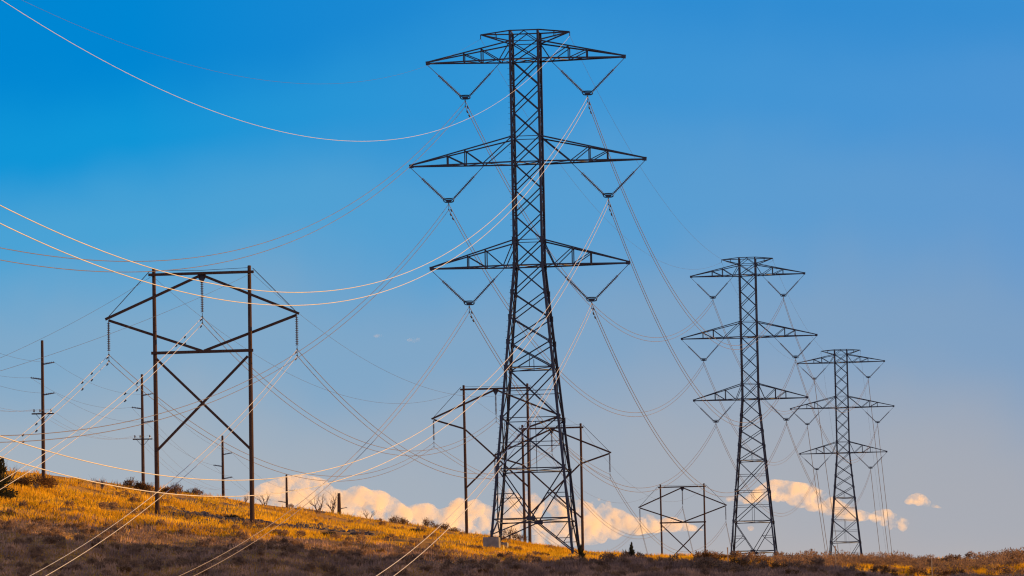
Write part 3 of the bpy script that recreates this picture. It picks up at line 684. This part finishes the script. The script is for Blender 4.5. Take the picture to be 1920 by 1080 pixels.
RB = [(245, 491, 0.63, 1.05, 'leftmost brown bush of the cluster at the second slim pole'), (262, 491, 0.57, 0.88, 'low brown bush touching the second slim pole\'s foot'), (280, 491, 0.63, 0.96, 'brown bush between the second slim pole and the largest frame'),
      (330, 509, 0.69, 1.14, 'brown bush on the skyline inside the largest wooden frame'), (312, 505, 0.46, 0.70, 'smaller brown bush next to the largest frame\'s left leg'), (365, 521, 0.80, 0.79, 'wide twiggy bush on the skyline mid-way between the large frame\'s legs'),
      (740, 666, 0.80, 1.31, 'leftmost brown bush of the row on the ridge left of the tower'), (755, 669, 0.69, 1.05, 'second brown bush of the row on the ridge left of the tower'), (800, 673, 0.92, 1.49, 'largest brown bush of the row on the ridge left of the tower'),
      (818, 673, 0.69, 1.05, 'brown bush right of the largest one in the ridge row'), (835, 675, 0.80, 1.22, 'brown bush near the right end of the ridge row'), (850, 675, 0.69, 0.88, 'low brown bush nearest to the left wooden leg in the ridge row'),
      (955, 681, 1.03, 1.59, 'dark bush on the skyline between the tower\'s left feet and the wooden poles'), (975, 681, 0.92, 1.05, 'low dark bush touching the wooden poles behind the tower')]
for k, (u_, D_, w_, h_, lb) in enumerate(RB):
    big_plant('bush', lb, 'bush', u_, D_, w_, h_, 'dome', M['bush'], 700, .09, 20 + k, 'brown bushes along the ridge')

def bare_tree(u, D, h, seed, label, spread=.6, nt_=3):
    g = random.Random(seed); P = ground_at(u, D); r = empty('bare_tree', P); tr = MB(); bm_ = MB()
    def grow(p, d, ln, rad, lev, mb):
        pts = [p]; rr = [rad]; dd = np.array(d)
        for i in range(4):
            dd = dd + np.array([g.gauss(0, .12), g.gauss(0, .12), .05]); dd /= np.linalg.norm(dd); pts.append(pts[-1] + dd * ln / 4); rr.append(rad * (1 - .16 * (i + 1)))
        mb.path(pts, rr, 5)
        if lev < 3:
            for _ in range(3 if lev else 4):
                k = g.choice((2, 3, 4)); nd = dd + np.array([g.gauss(0, spread), g.gauss(0, spread), g.gauss(.15, .3)]); nd /= np.linalg.norm(nd)
                grow(pts[k], nd, ln * g.uniform(.5, .75), rr[k] * .72, lev + 1, bm_)
    for _ in range(nt_):
        grow(np.array([g.gauss(0, .08), g.gauss(0, .08), -.15]), (g.gauss(0, .35), g.gauss(0, .35), 1), h * .5, .06 * h ** .5, 0, tr)
    tr.build('trunk', M['twig'], r); bm_.build('branches', M['twig'], r); tag(r, label, 'tree', 'bare leafless trees on the ridge')
BT = [(22, 437, 2.03, 'leafless tree standing left of the leftmost slim pole'), (178, 463, 1.22, 'low leafless shrub-like tree left of the second slim pole'), (192, 467, 1.35, 'taller twiggy bare tree between the first two slim poles'), (218, 473, 1.08, 'small bare sapling just left of the second slim pole'),
      (370, 528, 1.35, 'bare twiggy sapling inside the legs of the largest wooden frame'), (460, 559, 1.22, 'small bare tree just left of the largest frame\'s right leg'), (497, 578, 2.16, 'bare spreading tree just right of the largest frame'),
      (597, 633, 2.97, 'broad leafless tree left of the pole stump'), (624, 657, 3.38, 'tall leafless tree touching the pole stump'), (690, 661, 1.89, 'low bare tree alone on the ridge right of the stump')]
for k, (u_, D_, h_, lb) in enumerate(BT): bare_tree(u_, D_, h_, 40 + k, lb)

# dark scree below the largest frame, stakes, marker
def rock(g):
    m = MB(); ph = [(math.cos(t) * math.sin(p_), math.sin(t) * math.sin(p_), math.cos(p_)) for p_ in (.5, 1.2, 1.9, 2.6) for t in np.arange(7) * 6.283 / 7]
    return np.array(ph) * g.uniform(.6, 1.25, (28, 1))
g = np.random.default_rng(77); m = MB()
for _ in range(900):
    u_ = g.uniform(315, 560) if g.random() < .8 else g.uniform(545, 700); D_ = (427 + (u_ - 440) * .02 + g.normal(0, 4.5)) if u_ < 560 else 440 + g.normal(0, 6)
    P = ground_at(u_, D_); s_ = g.uniform(.09, .34) * np.array([1.3, 1, .8]); V = P + rock(g) * s_
    fc = [(r_ * 7 + j, r_ * 7 + (j + 1) % 7, (r_ + 1) * 7 + (j + 1) % 7, (r_ + 1) * 7 + j) for r_ in range(3) for j in range(7)] + [tuple(range(6, -1, -1)), tuple(range(21, 28))]
    m.add(V, fc)
tag(m.build('rubble', M['stone']), 'band of dark broken rock below the largest wooden frame', 'rubble', kind='stuff')
for (u_, D_, h_, lb) in ((1366, 432, 1.5, 'wooden stake left of the middle steel tower\'s feet'), (1568, 444, 1.75, 'wooden stake in the brush in front of the smallest steel tower'), (1749, 417, 1.75, 'lone wooden stake standing at the far right')):
    P = ground_at(u_, D_); t = empty('survey_stake', P)
    m = MB(); m.box((0, 0, -.3), (-.05, 0, h_), .09, .06); m.build('post', M['stake'], t); m = MB(); m.box((-.05, 0, h_ + .002), (-.055, 0, h_ + .07), .11, .08); m.build('cap', M['stake'], t)
    tag(t, lb, 'stake', 'wooden survey stakes')
P = ground_at(944, 414); t = empty('marker_post', P)
m = MB(); m.tube((0, 0, -.2), (0, 0, .42), .05, k=8); m.build('post', M['yellow'], t, smooth=False); m = MB(); m.tube((0, 0, .42), (0, 0, .5), .055, .03, 8); m.build('cap', M['yellow'], t)
tag(t, 'short yellow marker post beside the concrete footing of the tallest tower', 'marker post')

# ------------------------------------------------------------------ clouds far behind: billows of droplets (a true volume) lit by the sun
def cloud_mat(dens):
    m = bpy.data.materials.new('cloud_droplets'); m.use_nodes = True; t = m.node_tree
    for n in list(t.nodes): t.nodes.remove(n)
    o = t.nodes.new('ShaderNodeOutputMaterial'); pv = t.nodes.new('ShaderNodeVolumePrincipled')
    pv.inputs['Color'].default_value = (.905, .80, .60, 1); 
    c = t.nodes.new('ShaderNodeTexCoord'); x = t.nodes.new('ShaderNodeTexNoise'); x.inputs['Scale'].default_value = .05; x.inputs['Detail'].default_value = 5; x.inputs['Roughness'].default_value = .6
    t.links.new(c.outputs['Object'], x.inputs['Vector'])
    r = t.nodes.new('ShaderNodeMapRange'); r.interpolation_type = 'SMOOTHSTEP'; r.inputs['From Min'].default_value = .42; r.inputs['From Max'].default_value = .64; r.inputs['To Max'].default_value = dens * 2.0
    t.links.new(x.outputs['Fac'], r.inputs['Value']); t.links.new(r.outputs[0], pv.inputs['Density'])
    pv.inputs['Anisotropy'].default_value = .35
    t.links.new(pv.outputs[0], o.inputs['Volume']); return m
_ico = None
def ico():
    global _ico
    if _ico is None:
        import bmesh
        b = bmesh.new(); bmesh.ops.create_icosphere(b, subdivisions=2, radius=1.0)
        b.verts.ensure_lookup_table(); _ico = (np.array([v.co[:] for v in b.verts]), np.array([[v.index for v in f.verts] for f in b.faces])); b.free()
    return _ico
def cloud(name, label, tops, bots, D, n, seed, r0=10, dens=.042, thick=1.5):
    g = np.random.default_rng(seed); s = D / F_PX; tops = np.array(tops, float); bots = np.array(bots, float)
    u0, u1 = tops[0, 0], tops[-1, 0]; IV, IF = ico(); Vs = []; Fs = []; off = 0
    for k in range(n):
        u_ = u0 + (u1 - u0) * (k + g.random()) / n if k < n * .5 else g.uniform(u0, u1)
        a_ = np.interp(u_, tops[:, 0], tops[:, 1]); b_ = np.interp(u_, bots[:, 0], bots[:, 1]); hgt = max(2.0, b_ - a_)
        r_ = min(r0 * g.uniform(.16, 1.1) ** 1.35, hgt * .5); q = (0 if k < n * .5 else g.random() ** 1.1)
        y_ = a_ + r_ + q * max(0, hgt - 2 * r_); z_ = g.normal(0, 1) * r0 * thick * .5
        d = IV * (1 + .22 * value_noise(IV[:, 0] * 7 + k, IV[:, 1] * 7 + IV[:, 2] * 5, 1.0, seed + k)[:, None])
        U_ = u_ + d[:, 0] * r_ * g.uniform(.9, 1.35); Y_ = y_ + d[:, 1] * r_; Dd = D + 1.6 * (u_ - (u0 + u1) / 2) * s + (d[:, 2] * r_ + z_) * s
        C = (((U_ - 960) / F_PX)[:, None] * CX - ((Y_ - 540) / F_PX)[:, None] * CU + CF) * Dd[:, None]
        Vs.append(C); Fs.append(IF + off); off += len(IV)
    V = np.concatenate(Vs); cen = V.mean(0); m = cloud_mat(dens / s * .6)
    o = link(name, tri_mesh(name, V - cen, np.concatenate(Fs), m), cen)
    md = o.modifiers.new('union', 'REMESH'); md.mode = 'VOXEL'; md.voxel_size = max(.8, r0 * s * .13); md.use_smooth_shade = True
    dg = bpy.context.evaluated_depsgraph_get(); me = bpy.data.meshes.new_from_object(o.evaluated_get(dg)); o.modifiers.clear(); o.data = me
    if not me.materials: me.materials.append(m)
    return tag(o, label, 'cloud', 'sunset clouds low over the ridge')
T_A = [(470, 925), (490, 908), (530, 893), (560, 888), (600, 895), (612, 911), (650, 920), (672, 908), (690, 918), (710, 918), (740, 935), (760, 953), (780, 944), (800, 942), (820, 955), (850, 948), (862, 932), (870, 944), (900, 932), (925, 930), (940, 912), (980, 915), (1010, 920), (1060, 925), (1085, 935), (1110, 930), (1135, 934), (1160, 947), (1180, 958), (1200, 968), (1208, 962), (1220, 970), (1240, 971), (1262, 968), (1285, 977), (1318, 992)]
B_A = [(470, 960), (560, 985), (700, 1010), (870, 1030), (1000, 1040), (1100, 1030), (1160, 1010), (1230, 1000), (1280, 998), (1318, 996)]
cloud('cloud', 'long cream cloud bank low behind the wooden frames and the tallest tower', T_A, B_A, 6000, 1300, 1, 18)
T_B = [(1395, 935), (1432, 907), (1450, 898), (1486, 902), (1515, 906), (1545, 915), (1560, 927), (1580, 940), (1604, 952), (1640, 964)]
B_B = [(1395, 945), (1435, 942), (1486, 952), (1520, 960), (1554, 972), (1580, 980), (1604, 980), (1640, 974)]
cloud('cloud', 'cream cloud between the middle and the smallest steel towers', T_B, B_B, 7400, 460, 2, 14)
cloud('cloud', 'small round cloud right of the smallest tower\'s base', [(1632, 966), (1645, 956), (1660, 953), (1680, 957), (1696, 970), (1702, 985)], [(1632, 974), (1650, 986), (1670, 995), (1690, 998), (1702, 995)], 8300, 90, 3, 11)
cloud('cloud', 'lone small cloud farthest to the right', [(1697, 940), (1710, 926), (1722, 923), (1735, 930), (1750, 943), (1764, 950)], [(1697, 944), (1715, 952), (1735, 951), (1764, 954)], 7000, 60, 4, 9, .06)
cloud('cloud', 'tiny cloud scrap between the middle tower\'s legs', [(1402, 987), (1408, 985), (1415, 990), (1418, 997)], [(1402, 990), (1408, 996), (1418, 1000)], 6100, 16, 5, 5, .06)
cloud('cloud', 'thin cloud scrap left of the middle tower\'s base', [(1362, 932), (1375, 928), (1395, 930)], [(1362, 940), (1375, 944), (1395, 944)], 6100, 22, 6, 6, .04)
cloud('cloud', 'faint left cloud wisp high beside the tallest tower', [(699, 629), (710, 625), (721, 629)], [(699, 631), (710, 635), (721, 631)], 6100, 14, 7, 5, .018)
cloud('cloud', 'faint right cloud wisp high beside the tallest tower', [(761, 637), (778, 630), (794, 637)], [(761, 639), (778, 644), (794, 639)], 6100, 18, 8, 6, .015)
